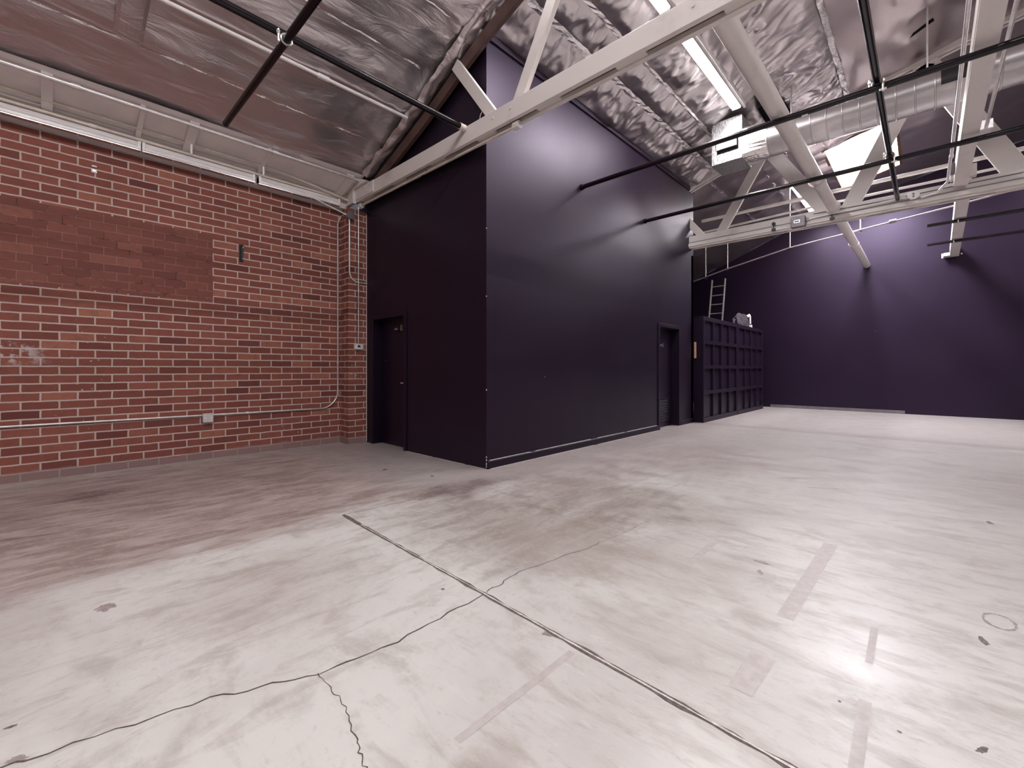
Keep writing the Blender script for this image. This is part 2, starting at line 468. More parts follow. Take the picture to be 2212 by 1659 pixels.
def splat(x, y, rx, ry, mat, seed, rot=0.0):
    rnd = random.Random(seed)
    n = 18; vs = []
    for k in range(n):
        a = 2 * math.pi * k / n; q = rnd.uniform(0.55, 1.15)
        px, py = rx * q * math.cos(a), ry * q * math.sin(a)
        vs.append((x + px * math.cos(rot) - py * math.sin(rot), y + px * math.sin(rot) + py * math.cos(rot), 0.0011))
    MB().add(vs, [tuple(range(n))]).build('floor_stain', mat, fl)
for i, q in enumerate(((-0.78, 3.18, 0.055, 0.02, 'patch'), (0.19, 2.96, 0.016, 0.045, 'scuff'), (-1.30, 1.63, 0.045, 0.02, 'patch'),
                       (-2.12, -0.06, 0.035, 0.018, 'patch'), (-2.33, -0.08, 0.018, 0.010, 'scuff'), (-3.14, 0.22, 0.05, 0.06, 'patch'),
                       (0.37, 5.26, 0.05, 0.02, 'scuff'), (-0.79, 5.6, 0.02, 0.20, 'patch'), (-1.1, 5.9, 0.03, 0.24, 'patch'),
                       (0.13, 2.11, 0.012, 0.03, 'scuff'), (-0.24, 2.05, 0.006, 0.006, 'scuff'), (-0.07, 2.02, 0.007, 0.006, 'scuff'),
                       (-0.75, 3.02, 0.02, 0.045, 'patch'), (-4.9, 2.9, 0.03, 0.05, 'scuff'), (-4.2, 3.1, 0.02, 0.04, 'scuff'), (-2.0, 1.55, 0.012, 0.012, 'scuff'))):
    splat(*q[:4], q[4], 40 + i, 0.3 * i)
ring = [(0.26 + 0.055 * math.cos(a), 3.24 + 0.085 * math.sin(a)) for a in [2 * math.pi * k / 24 for k in range(25)]]
ribbon(ring, 0.012, 0.012, 0.0011, 0.002, 2, 77).build('floor_stain', 'patch', fl)

# ------------------------------------------------------------------ walls
def wall_poly(x0, x1, y0, y1, off=0.03, n=14):
    xs = [x0 + (x1 - x0) * i / n for i in range(n + 1)]
    poly = [(x0, 0), (x1, 0)] + [(x, rz(x) - off) for x in reversed(xs)]
    return MB().prism(poly, 'y', y0, y1)
wl = struct(MB().box(-7.57, XB, YB, YBOX + 0.1, 0, 3.95).build('wall_left', 'brick'), 'red brick wall with pale mortar and a bricked-in opening', 'wall')
MB().box(XB, XP, 3.45, YBOX, 0, 3.92).build('pilaster', 'brick', wl)
struct(MB().box(-7.57, XB, YBOX + 0.1, YF, 0, 3.95).build('wall_left_rear', 'black'), 'black painted side wall behind the black room', 'wall')
# black room: front wall with a door opening, side wall with a door opening
D1 = (-6.76, -5.81, 2.09); D2 = (8.63, 9.62, 2.14); TH = 0.2
m = MB()
m.box(-7.27, D1[0], YBOX, YBOX + TH, 0, D1[2]); m.box(D1[1], XBOX, YBOX, YBOX + TH, 0, D1[2])
xs = [-7.27 + (XBOX + 7.27) * i / 14 for i in range(15)]
m.prism([(-7.27, D1[2]), (XBOX, D1[2])] + [(x, rz(x) - 0.05) for x in reversed(xs)], 'y', YBOX, YBOX + TH)
struct(m.build('wall_front', 'black'), 'front wall of the tall black room, in deep shade beside the brick', 'wall')
m = MB()
m.box(XBOX - TH, XBOX, YBOX + TH, D2[0], 0, 5.43); m.box(XBOX - TH, XBOX, D2[1], YEND, 0, 5.43)
m.box(XBOX - TH, XBOX, D2[0], D2[1], D2[2], 5.43)
ws = struct(m.build('wall_side', 'black'), 'long side wall of the black room catching soft lamp light', 'wall')
MB().box(-7.27, XBOX, YEND - 0.12, YEND, 0, 3.9).build('wall_rear', 'black', ws)
MB().box(XBOX - 0.02, XBOX + 0.03, YBOX, YEND, 5.36, 5.44).build('top_trim', 'black_trim', ws)
struct(wall_poly(-7.57, XR + 0.3, YF, YF + 0.2).build('wall_far', 'black'), 'far black wall under the bowed roof', 'wall')
struct(MB().box(XR, XR + 0.3, YB, YF, 0, 6.6).build('wall_right', 'offwall'), 'dark painted wall on the right', 'wall')
struct(wall_poly(-7.57, XR + 0.3, YB - 0.2, YB).build('wall_back', 'offwall'), 'dark painted wall behind the viewer', 'wall')
# baseboards with a worn top edge
def board_y(name, y0, y1, x, hgt, label):
    m = MB().prism([(x, 0), (x + 0.022, 0), (x + 0.022, hgt - 0.015), (x + 0.010, hgt), (x, hgt)], 'y', y0, y1)
    return struct(m.build(name, 'black_trim'), label, 'baseboard')
board_y('baseboard_side', YBOX + 0.01, D2[0] - 0.06, XBOX, 0.105, 'black baseboard along the side of the black room')
board_y('baseboard_side_2', D2[1] + 0.06, YEND - 0.02, XBOX, 0.105, 'short black baseboard between the black door and panels')
struct(MB().box(-3.75, -0.45, YF - 0.05, YF, 0, 0.09).build('baseboard_far', 'grey_box'), 'low black kerb strip along the far wall', 'baseboard')

# worn pale paint edges and chips
MB().tube([(-6.964, 3.772, 0.02), (-6.964, 3.772, 3.88)], 0.006, 8).build('caulk_bead', 'white', wl)
for k, (y0, y1) in enumerate(((YBOX + 0.05, 4.6), (4.7, 6.1), (6.3, 7.2), (7.3, 8.5))):
    MB().box(XBOX + 0.004, XBOX + 0.020, y0, y1, 0.102, 0.1075).build('worn_edge', 'joint_light', ws)
    MB().box(XBOX + 0.022, XBOX + 0.030, y0, y1 + 0.08, 0.0, 0.004).build('worn_edge', 'joint_light', ws)
for x0, x1 in ((-5.78, -5.1), (-5.05, -4.4), (-4.35, -4.01)):
    MB().box(x0, x1, YBOX - 0.010, YBOX - 0.001, 0.0, 0.004).build('worn_edge', 'joint_light', ws)
rc = random.Random(3)
for z, h_ in ((0.02, 0.02), (0.05, 0.03), (0.10, 0.025), (0.14, 0.02), (0.98, 0.02), (2.15, 0.015), (3.0, 0.012)):
    MB().box(XBOX - 0.006, XBOX + 0.002, YBOX - 0.002, YBOX + 0.006, z, z + h_).build('paint_chip', 'white', ws)

# doors
def frame_parts(d, boxes):
    m = MB()
    for b in boxes: m.box(*b)
    return m.build('door_frame', 'black_trim', d, bevel=0.004)
d1 = struct(thing('door_1', (-6.3, YBOX, 0), 'black door set back in the shaded front of the black room', 'door'))
frame_parts(d1, ((D1[1] - 0.02, D1[1] + 0.05, YBOX - 0.018, YBOX + TH, 0, D1[2] + 0.05), (D1[0] - 0.05, D1[0] + 0.02, YBOX - 0.018, YBOX + TH, 0, D1[2] + 0.05),
                 (D1[0] + 0.02, D1[1] - 0.02, YBOX - 0.018, YBOX + TH, D1[2] - 0.02, D1[2] + 0.05)))
lf = MB().box(D1[0] + 0.02, D1[1] - 0.02, YBOX + TH - 0.05, YBOX + TH - 0.005, 0.01, D1[2] - 0.02).build('door_leaf', 'black', d1)
y = YBOX + TH - 0.05
m = MB().tube([(-5.95, y - 0.05, 1.03), (-6.07, y - 0.055, 1.025)], 0.011, 10).cyl((-5.95, y, 1.03), (-5.95, y - 0.05, 1.03), 0.013)
m.build('door_handle', 'galv', lf, smooth=True)['label'] = 'steel lever handle'
MB().box(-6.30, -6.15, y - 0.035, y, 1.86, 1.93).build('closer_box', 'dark', lf)
MB().box(-6.12, -6.105, y - 0.03, y, 1.86, 1.96).build('closer_arm', 'zinc', lf)
MB().box(-6.27, -6.20, y - 0.045, y - 0.035, 1.885, 1.90).build('closer_plate', 'zinc', lf)
d2 = struct(thing('door_2', (XBOX, 9.12, 0), 'black louvred door set back in the side of the black room', 'door'))
frame_parts(d2, ((XBOX - TH, XBOX + 0.02, D2[0] - 0.05, D2[0] + 0.02, 0, D2[2] + 0.05), (XBOX - TH, XBOX + 0.02, D2[1] - 0.02, D2[1] + 0.05, 0, D2[2] + 0.05),
                 (XBOX - TH, XBOX + 0.02, D2[0] + 0.02, D2[1] - 0.02, D2[2] - 0.02, D2[2] + 0.05)))
x = XBOX - TH + 0.045
lf = MB().box(x - 0.04, x, D2[0] + 0.02, D2[1] - 0.02, 0.01, D2[2] - 0.02).build('door_leaf', 'black', d2)
m = MB()
for k in range(13):
    z = 0.14 + 0.036 * k
    m.prism([(x, z), (x + 0.018, z - 0.012), (x + 0.018, z - 0.006), (x, z + 0.012)], 'y', D2[0] + 0.10, D2[1] - 0.10)
for a in ((D2[0] + 0.07, D2[0] + 0.10), (D2[1] - 0.10, D2[1] - 0.07)):
    m.box(x, x + 0.02, a[0], a[1], 0.09, 0.62)
m.box(x, x + 0.02, D2[0] + 0.07, D2[1] - 0.07, 0.60, 0.625)
m.build('louvre', 'black_trim', lf)
MB().cyl((x, D2[0] + 0.08, 1.02), (x + 0.05, D2[0] + 0.08, 1.02), 0.022).build('door_knob', 'galv', lf, smooth=True)
MB().box(x, x + 0.03, 8.93, 9.03, 1.74, 1.77).box(x, x + 0.03, 9.10, 9.12, 1.72, 1.80).build('closer_box', 'zinc', lf)

# ------------------------------------------------------------------ ceiling: deck with foil sheets
def grid_sheet(x0, x1, y0, y1, res, fn, hole=None, resy=None):
    nx = max(2, int((x1 - x0) / res)); ny = max(2, int((y1 - y0) / (resy or res)))
    vs = []; fs = []
    for j in range(ny + 1):
        for i in range(nx + 1):
            x = x0 + (x1 - x0) * i / nx; y = y0 + (y1 - y0) * j / ny
            vs.append((x, y, rz(x) - fn(x, y)))
    for j in range(ny):
        for i in range(nx):
            if hole:
                cx = x0 + (x1 - x0) * (i + .5) / nx; cy = y0 + (y1 - y0) * (j + .5) / ny
                if hole[0] < cx < hole[1] and hole[2] < cy < hole[3]: continue
            a = j * (nx + 1) + i
            fs.append((a, a + 1, a + nx + 2, a + nx + 1))
    return MB().add(vs, fs)
ce = struct(grid_sheet(-7.57, XR + 0.3, YB - 0.2, YF + 0.2, 0.3, lambda x, y: -0.16, (-1.8, -0.4, 11.8, 14.9)).build('ceiling', 'deck'),
            'bowed roof lined with wrinkled silver foil insulation', 'ceiling')
def rf(p, H, L, o):
    return noise.ridged_multi_fractal(p, H, L, o, 1.0, 2.0)
def smooth_foil(x, y, amp=1.0):
    a = noise.fractal(Vector((x * 2.4, y * 0.55, 3.1)), 1.0, 2.0, 4)
    b = noise.fractal(Vector((x * 0.8, y * 0.5, 9.7)), 1.0, 2.0, 3)
    e = noise.fractal(Vector((x * 6.0, y * 1.1, 1.3)), 1.0, 2.0, 2)
    return 0.012 + amp * (0.036 * a + 0.04 * b + 0.010 * e)
def bay_foil(x, y):
    d = smooth_foil(x, y)
    k = max(0.0, min(1.0, (y - 1.6) / 1.9))
    w = rf(Vector((x * 1.1 + y * 0.35, y * 0.5 - x * 0.35, 1.7)), 1.0, 2.0, 3) - 0.9
    d += 0.055 * k * w
    d += 0.045 * k * k * (rf(Vector((x * 1.9, y * 1.5, 5.7)), 1.0, 2.1, 3) - 0.9)
    for sx in (-5.96, -5.36, -4.72, -4.08, -3.0, -1.9):     # lapped long edges
        q = x - sx
        if 0 < q < 0.5: d += 0.022 * (1 - q / 0.5)
    return max(d, -0.10)
def crumple(x, y):
    wv = noise.noise(Vector((x * 1.2, y * 1.2, 0.3)))
    px = x * 1.3 + 0.5 * wv; py = y * 2.6 + 0.8 * wv + x * 0.7
    a = rf(Vector((px, py, 2.2)), 0.95, 2.1, 4) - 0.9
    b = noise.fractal(Vector((x * 1.6, y * 2.2, 7.7)), 1.0, 2.0, 3)
    c = rf(Vector((x * 2.2, y * 6.5 + x * 2, 4.0)), 1.0, 2.0, 2) - 0.8
    seams = (-4.0, -3.42, -3.01, -2.15, -1.07)
    s = min(abs(x - q) for q in seams)
    k = min(1.0, s / 0.16)
    return 0.015 + (0.045 * a + 0.055 * b + 0.030 * c + 0.035) * k
def wide_foil(x, y):
    a = noise.fractal(Vector((x * 1.1, y * 0.9, 6.1)), 1.0, 2.0, 3)
    b = rf(Vector((x * 1.5, y * 0.7 + x * .4, 8.8)), 1.0, 2.0, 2) - 0.9
    return 0.03 + 0.05 * a + 0.022 * b
E1 = -6.70
grid_sheet(E1, -1.3, -1.2, 3.56, 0.035, bay_foil, None, 0.04).build('foil_sheet', 'foil_dull', ce, smooth=False)
grid_sheet(-1.3, XR, -1.2, 3.74, 0.15, wide_foil).build('foil_sheet', 'foil_dull', ce)
grid_sheet(E1, XR, YB, -1.2, 0.15, wide_foil).build('foil_sheet', 'foil_dull', ce)
grid_sheet(-4.45, -1.07, 3.58, 10.42, 0.03, crumple, None, 0.03).build('foil_sheet', 'foil_bright', ce)
grid_sheet(-1.07, XR, 3.74, 10.4, 0.09, wide_foil).build('foil_sheet', 'foil_silver', ce)
grid_sheet(-7.4, -3.62, 10.36, YF, 0.08, wide_foil).build('foil_sheet', 'foil_silver', ce)
HX = (-3.62, HOLE[0], HOLE[1], XR); HY = (10.42, HOLE[2], HOLE[3], YF)
for i in range(3):
    for j in range(3):
        if i == 1 and j == 1: continue
        grid_sheet(HX[i], HX[i + 1], HY[j], HY[j + 1], 0.08 if i < 2 else 0.12,
                   (lambda x, y: max(0.0, wide_foil(x, y)) ) if i == 2 else (lambda x, y: 0.015 + 0.6 * max(0, crumple(x * 0.8 + 0.7, y) )),).build('foil_sheet', 'foil_silver', ce)
for o in list(ce.children):
    for p in o.data.polygons: p.use_smooth = True
# seam tapes
def seam(x, y0, y1, w, off, seed):
    rnd = random.Random(seed); vs = []; fs = []
    n = int((y1 - y0) / 0.09)
    for i in range(n + 1):
        y = y0 + (y1 - y0) * i / n
        for s in (-1, 0, 1):
            xx = x + s * w / 2 * rnd.uniform(0.8, 1.25)
            vs.append((xx, y, rz(xx) - off - (0.004 if s == 0 else 0) - rnd.uniform(0, 0.016)))
        if i:
            k = 3 * i
            fs += [(k - 3, k - 2, k + 1, k), (k - 2, k - 1, k + 2, k + 1)]
    MB().add(vs, fs).build('foil_seam', 'foil_tape', ce)
seam(-3.42, 3.9, 10.2, 0.075, 0.045, 1); seam(-3.01, 3.9, 9.3, 0.05, 0.05, 2); seam(-2.12, 3.9, 8.4, 0.06, 0.05, 3)
seam(-1.07, 3.9, 10.2, 0.07, 0.05, 4); seam(-3.62, 10.4, 16.2, 0.06, 0.06, 5); seam(-2.75, 10.5, 16.2, 0.05, 0.05, 6)
for sx in (-5.96, -4.72, -4.08):
    seam(sx, -0.8, 3.3, 0.018, 0.035, int(sx * -100))
# bunched foil edges at the ends of the wrinkled bay
def bunch(a, b, w, name, seed, mat='foil_tape'):
    vs = []; fs = []
    a = Vector(a); b = Vector(b); n = 70; m_ = 7
    for i in range(n + 1):
        p = a.lerp(b, i / n)
        wob = noise.fractal(Vector((i * 0.16, seed, 0)), 1.0, 2.0, 3)
        for k in range(m_):
            q = k / (m_ - 1)
            f = noise.fractal(Vector((i * 0.22, q * 3, seed + 5)), 1.0, 2.0, 3)
            vs.append((p.x, p.y + (q - 0.5) * w + 0.03 * wob, rz(p.x) - 0.035 - 0.035 * math.sin(q * math.pi) - 0.035 * f))
        if i:
            o_ = m_ * i
            fs += [(o_ - m_ + k, o_ - m_ + k + 1, o_ + k + 1, o_ + k) for k in range(m_ - 1)]
    o_ = MB().add(vs, fs).build(name, mat, ce)
    for p in o_.data.polygons: p.use_smooth = True
bunch((-3.98, 10.36, 0), (-3.3, 10.36, 0), 0.14, 'foil_edge', 3)
bunch((-6.6, 3.58, 0), (-3.6, 3.58, 0), 0.17, 'foil_edge', 4, 'foil_dull')
grid_sheet(-5.92, -4.9, 0.47, 0.70, 0.03, lambda x, y: 0.055 + 0.030 * math.sin((y - 0.47) / 0.23 * math.pi) ** 0.5 + 0.01 * noise.noise(Vector((x * 3, y * 3, 0)))).build('foil_patch', 'foil_dull', ce)
# flat black quads painting the dark of a torn slit and a roof opening
MB().add([(-0.20, 9.24, rz(-0.2) - 0.12), (-0.16, 9.12, rz(-0.16) - 0.13), (0.06, 9.00, rz(0.06) - 0.13), (0.08, 9.12, rz(0.08) - 0.12)], [(0, 1, 2, 3)]).build('painted_slit', 'painted_dark', ce)
MB().add([(-2.19, 8.68, rz(-2.19) - 0.16), (-1.84, 8.62, rz(-1.84) - 0.17), (-1.80, 9.66, rz(-1.8) - 0.17), (-2.21, 9.46, rz(-2.21) - 0.16)], [(0, 1, 2, 3)]).build('painted_hole', 'painted_dark', ce)

# ------------------------------------------------------------------ eave: soffit boards, rafters, ledger
so = struct(grid_sheet(-7.3, E1 + 0.07, YB, 3.56, 0.2, lambda x, y: 0.03).build('trim_1', 'soffit'), 'pale painted soffit strip between brick wall and foil', 'soffit')
for k, (y, w) in enumerate(((-0.75, .09), (0.02, .09), (0.80, .05), (1.30, .10), (2.17, .05), (3.36, .12))):
    m = MB()
    m.prism([(-7.17, rz(-7.17) - 0.03), (E1, rz(E1) - 0.03), (E1, rz(E1) - 0.085), (-7.13, rz(-7.13) - 0.105), (-7.17, rz(-7.17) - 0.105)], 'y', y - w / 2, y + w / 2)
    m.build('rafter', 'soffit', so, bevel=0.004)
MB().box(-7.27, -7.17, YB, 3.56, 3.955, 4.19).build('ledger_board', 'white', so, bevel=0.004)

def conduit(name, pts, r, mat, label, group=None, straps=(), cat='conduit'):
    o = MB().tube(pts, r, 12).build(name, mat, None, smooth=True)
    tag(o, label, cat, group)
    for (a, b) in straps:
        MB().tube([a, b], r * 1.45, 12).build('coupling', mat, o, smooth=True)
    return o
conduit('conduit', [(E1, -1.0, rz(E1) - 0.085), (E1, 3.50, rz(E1) - 0.085)], 0.024, 'galv', 'shiny conduit along the lower edge of the left foil', 'steel conduits', [((E1, 0.2, rz(E1) - 0.085), (E1, 0.27, rz(E1) - 0.085)), ((E1, 2.2, rz(E1) - 0.085), (E1, 2.27, rz(E1) - 0.085))])
conduit('painted_conduit', [(-7.03, -1.0, 4.195), (-7.03, 2.4, 4.195), (-7.06, 2.9, 4.15), (-7.09, 3.5, 4.08)], 0.017, 'cream', 'upper of two cream conduits across the pale soffit', None, [((-7.03, 0.46, 4.195), (-7.03, 0.52, 4.195))])
conduit('painted_conduit', [(-7.125, -1.0, 4.105), (-7.125, 3.5, 4.09)], 0.017, 'cream', 'lower of two cream conduits, just above the white light battens', None, [((-7.125, 0.36, 4.1005), (-7.125, 0.43, 4.1000))])
conduit('conduit', [(-5.36, -1.0, rz(-5.36) - 0.07), (-5.36, 3.52, rz(-5.36) - 0.07)], 0.022, 'white_enamel', 'white conduit on the left foil beside the black pipe', None, [((-5.36, 2.27, rz(-5.36) - 0.07), (-5.36, 2.40, rz(-5.36) - 0.07))])
for y, nm in ((1.32, 'left'), (2.18, 'right')):
    o = MB().box(-7.01, -7.0, y - 0.012, y + 0.012, 4.06, 4.27).build('hanger_strap', 'white_enamel', None, bevel=0.002)
    tag(o, 'thin white hanger strap on the soffit conduits, %s one' % ('nearer the frame edge' if nm == 'left' else 'nearer the black room'), 'strap', 'soffit straps')

# unlit fluorescent battens on top of the brick wall
def batten(y0, y1, label):
    b = thing('batten_light', (-7.12, (y0 + y1) / 2, 3.95), label, 'light fixture', 'unlit light battens along the brick')
    m = MB().prism([(-7.17, 3.965), (-7.08, 3.955), (-7.07, 3.96), (-7.07, 3.985), (-7.11, 4.065), (-7.17, 4.065)], 'y', y0, y1)
    m.build('housing', 'white_enamel', b, bevel=0.003)
    MB().cyl((-7.083, y0 + 0.05, 4.015), (-7.083, y1 - 0.05, 4.015), 0.015, 14).build('tube', 'white_enamel', b, smooth=True)
    MB().box(-7.14, -7.07, y0, y1, 3.945, 3.952).build('reflector_edge', 'zinc', b)
    for y in (y0, y1 - 0.03):
        MB().box(-7.17, -7.065, y, y + 0.03, 3.958, 4.06).build('end_cap', 'white_enamel', b, bevel=0.003)
batten(-0.45, 0.82, 'unlit white light batten over the brick wall, nearest the left frame edge')
batten(0.83, 2.09, 'unlit white light batten over the brick wall, middle of three')
batten(2.14, 3.36, 'unlit white light batten over the brick wall, next to the black room')

# ------------------------------------------------------------------ trusses
def truss(y0, zb, zt, x0, label, x1=XR - 0.3):
    T = thing('roof_truss', (x0, y0, zb), label, 'truss', 'white roof trusses')
    w = 0.055; gap = 0.055; y1 = y0 + 2 * w + gap
    a = MB().box(x0, x1, y0, y0 + w, zb, zt).build('bottom_chord_plank', 'white', T, bevel=0.005)
    MB().box(x0, x1, y1 - w, y1, zb - 0.01, zt).build('bottom_chord_plank', 'white', T, bevel=0.005)
    xx = x0 + 0.1
    for i in range(14):
        MB().box(xx, xx + 0.30, y0 + w, y1 - w, zb + 0.006, zb + 0.035).build('spacer_block', 'white', T); xx += 0.95
    MB().box(x0, x1, y0 + w, y1 - w, zb + 0.035, zt - 0.012).build('dark_gap_board', 'dark_brown', T)  # board added inside the chord gap so the slot shows dark
    yc = (y0 + y1) / 2
    top = MB()
    xs = [-7.1 + i * 0.4 for i in range(46)]
    xs = [x for x in xs if x <= x1 and x >= x0 - 0.4]
    for s in ((1,) if y0 < 5 else (0, 1)):
        ya = y0 + s * (w + gap)
        ta, tb = (0.09, 0.26) if y0 < 5 else (0.0, 0.11)
        poly = [(x, rz(x) - ta) for x in xs] + [(x, rz(x) - tb) for x in reversed(xs)]
        top.prism(poly, 'y', ya, ya + w)
    top.build('top_chord', 'dark_brown' if y0 < 5 else 'white', T)  # dark brown on the near truss, white on the far one
    bn = [-3.52, -1.22, 1.2, 3.6, 6.0, 8.4]; tn = [-4.42, -2.42, -0.02, 2.4, 4.8, 7.2, 9.6]
    for i, b in enumerate(bn):
        for s, tx in ((-1, tn[i]), (1, tn[i + 1])):
            bx = b + 0.13 * s
            if tx < x0 - 0.8: continue
            wid = 0.14 if y0 < 5 else (0.15, 0.19, 0.25, 0.26, 0.30, 0.3)[min(5, 2 * i + (s > 0))]
            MB().bar((bx, yc, (zb + zt) / 2), (tx, yc, rz(tx) - 0.12), wid, 0.06, (0, 1, 0)).build('web_member', 'white', T, bevel=0.004)
    for b in bn[:4]:
        for s in (-1, 1):
            bx = b + 0.14 * s
            MB().cyl((bx, y0 - 0.012, zt - 0.08), (bx, y1 + 0.012, zt - 0.08), 0.014, 8).build('bolt', 'white', T)
    return T, y1
T1, y1b = truss(3.56, 4.03, 4.235, -6.95, 'nearer white roof truss running in front of the black room')
# splice plate, heel bracket, tie rod with end nuts
MB().box(-6.93, -6.35, 3.545, 3.56, 4.05, 4.23).build('heel_plate', 'white', T1, bevel=0.003)
MB().prism([(-7.2, 3.99), (-6.92, 4.0), (-6.92, 4.235), (-6.45, 4.235), (-6.70, rz(-6.70) - 0.05), (-7.2, rz(-7.2) - 0.05)], 'y', 3.50, 3.56).build('heel_gusset', 'white', T1, bevel=0.003)
for k in range(6):
    MB().cyl((-6.60 + 0.07 * (k % 3), 3.545, 4.10 + 0.08 * (k // 3)), (-6.60 + 0.07 * (k % 3), 3.535, 4.10 + 0.08 * (k // 3)), 0.012, 8).build('plate_bolt', 'white', T1)
rod = MB().cyl((-6.90, 3.64, 3.985), (-3.36, 3.64, 3.985), 0.014, 10).build('tie_rod', 'cream', T1, smooth=True)
MB().cyl((-6.98, 3.64, 3.985), (-6.86, 3.64, 3.985), 0.05, 8).build('end_nut', 'white', rod, bevel=0.006)
MB().cyl((-3.40, 3.64, 3.985), (-3.31, 3.64, 3.985), 0.045, 8).build('end_nut', 'white', rod, bevel=0.006)
wire = MB().tube([(-3.86, 3.66, 4.5), (-3.90, 3.65, 4.42), (-3.95, 3.63, 4.33), (-3.955, 3.62, 4.24)], 0.004, 6).build('loose_wire', 'cream', T1)
MB().tube([(-5.45, 3.66, 4.03), (-5.40, 3.66, 3.97), (-5.28, 3.66, 3.95), (-5.14, 3.66, 3.99), (-5.08, 3.66, 4.03)], 0.004, 6).build('loose_wire', 'black_pipe', T1)
T2, y2b = truss(10.2, 4.03, 4.30, -4.06, 'farther white roof truss butting into the side of the black room')
MB().box(-4.06, XR - 0.3, 10.17, 10.205, 4.06, 4.13).build('cable_rail', 'white', T2, bevel=0.003)
MB().tube([(-4.0, 10.166, 4.145), (-1.9, 10.166, 4.15), (0.2, 10.166, 4.145), (6, 10.166, 4.15)], 0.006, 8).build('cable', 'grey_box', T2)
MB().tube([(-1.6, 10.192, 4.245), (-0.6, 10.192, 4.225), (0.2, 10.192, 4.235), (6, 10.192, 4.24)], 0.007, 8).build('cable', 'grey_box', T2)

# ------------------------------------------------------------------ beams, pipes
bm_ = thing('ceiling_beam', (0.47, 3.8, 4.2), 'white rectangular beam carried through the far truss to the far wall', 'beam')
MB().box(0.31, 0.475, y1b + 0.01, 10.16, 4.2, 4.45).build('near_section', 'white', bm_, bevel=0.006)
MB().prism([(0.355, y2b + 0.005), (0.53, y2b + 0.005), (0.605, YF), (0.43, YF)], 'z', 4.2, 4.45).build('far_section', 'white', bm_, bevel=0.006)
MB().box(0.27, 0.57, 10.06, 10.195, 4.31, 4.50).build('joist_hanger', 'white', bm_, bevel=0.004)
MB().box(0.31, 0.43, YF - 0.32, YF - 0.06, 4.19, 4.27).build('end_bracket', 'white', bm_, bevel=0.004)
MB().cyl((0.29, YF - 0.25, 4.15), (0.29, YF - 0.25, 4.27), 0.02, 8).cyl((0.63, YF - 0.2, 4.22), (0.66, YF - 0.2, 4.22), 0.02, 8).build('end_bolt', 'white', bm_)

rp = thing('round_pipe', (-1.28, y1b, 4.27), 'fat white round pipe running under the roof to the far wall', 'pipe')
MB().cyl((-1.28, y1b + 0.01, 4.27), (-1.28, 8.6, 4.27), 0.093, 32).build('near_pipe', 'white', rp, smooth=True)
MB().cyl((-1.28, 8.6, 4.27), (-1.28, 10.10, 4.27), 0.088, 32).build('middle_pipe', 'white', rp, smooth=True)
MB().cyl((-1.28, y2b + 0.01, 4.27), (-1.28, YF, 4.27), 0.085, 32).build('far_pipe', 'white', rp, smooth=True)
MB().cyl((-1.28, 8.56, 4.27), (-1.28, 8.66, 4.27), 0.102, 32).build('collar', 'white', rp, smooth=True)
m = MB().tube(arc((-1.28, 8.45, 4.27), 0.115, math.pi, 2 * math.pi, (1, 0, 0), (0, 0, 1)), 0.012, 8)
m.build('pipe_strap', 'white', rp)
MB().tube(arc((-1.28, 13.3, 4.27), 0.10, math.pi, 2 * math.pi, (1, 0, 0), (0, 0, 1)), 0.012, 8).build('pipe_strap', 'white', rp)
MB().tube([(-1.28, 10.05, 4.27), (-1.28, 10.10, 4.27)], 0.115, 32).build('end_flange', 'white', rp, smooth=True)

def clamp(x, y, zx, zy, label, rr=0.036):
    """swivel pipe clamp: one half hugs the pipe along x, the other the pipe along y"""
    c = thing('pipe_clamp', (x, y, min(zx, zy)), label, 'clamp', 'shiny pipe clamps')
    w = 0.022
    for (ax, z) in (('x', zx), ('y', zy)):
        pts = []
        for k in range(20):
            a = 2 * math.pi * k / 20
            q = rr + 0.008
            for_ = (x + (0.05 if ax == 'x' else q * math.cos(a)), y + (q * math.cos(a) if ax == 'x' else 0.05), z + q * math.sin(a))
            pts.append(for_)
        MB().tube(pts, 0.010, 8, closed=True).build('clamp_jaw', 'zinc', c, smooth=True)
        s = -1
        bx = (x + 0.05, y + s * (rr + 0.03), z) if ax == 'x' else (x + s * (rr + 0.03), y + 0.05, z)
        m = MB().cyl((bx[0], bx[1], z - 0.06), (bx[0], bx[1], z + 0.06), 0.008, 8)
        m.cyl((bx[0], bx[1], z + 0.02), (bx[0], bx[1], z + 0.045), 0.016, 6)
        m.build('eye_bolt', 'zinc', c)
        m = MB().bar((bx[0] - 0.03, bx[1], z - 0.055), (bx[0] + 0.03, bx[1], z - 0.055), 0.012, 0.02)
        m.build('wing_nut', 'zinc', c, bevel=0.003)
    return c
R = 0.034
def pipe(pts, label, name='black_pipe', r=R, mat='black_pipe', extra=None):
    o = thing(name, pts[0], label, 'pipe', 'black hanging pipes')
    MB().tube(pts, r, 24).build('tube', mat, o, smooth=True)
    return o
p = pipe([(-4.15, -2.0, 4.215), (-4.15, 3.55, 4.215)], 'black pipe running along the left foil up to the near truss')
MB().tube([(-4.15, 3.47, 4.215), (-4.15, 3.555, 4.215)], R + 0.006, 24).build('end_socket', 'cream', p, smooth=True)
p = pipe([(-6.02, 1.47, 4.145), (-1.5, 1.45, 4.145)], 'short black pipe crossing below with its cut end free, left side')
MB().tube([(-6.025, 1.47, 4.145), (-6.015, 1.47, 4.145)], R + 0.002, 24).build('end_cap', 'black_pipe', p, smooth=True)
clamp(-4.15, 1.46, 4.145, 4.215, 'shiny clamp joining the two black pipes at upper left')
p = pipe([(XBOX, 5.84, 4.13), (8.0, 5.90, 4.13)], 'long black pipe from the black wall, nearer of the two crossing at right')
MB().tube([(XBOX, 5.84, 4.13), (XBOX + 0.05, 5.84, 4.13)], R + 0.012, 24).build('wall_flange', 'black_pipe', p, smooth=True)
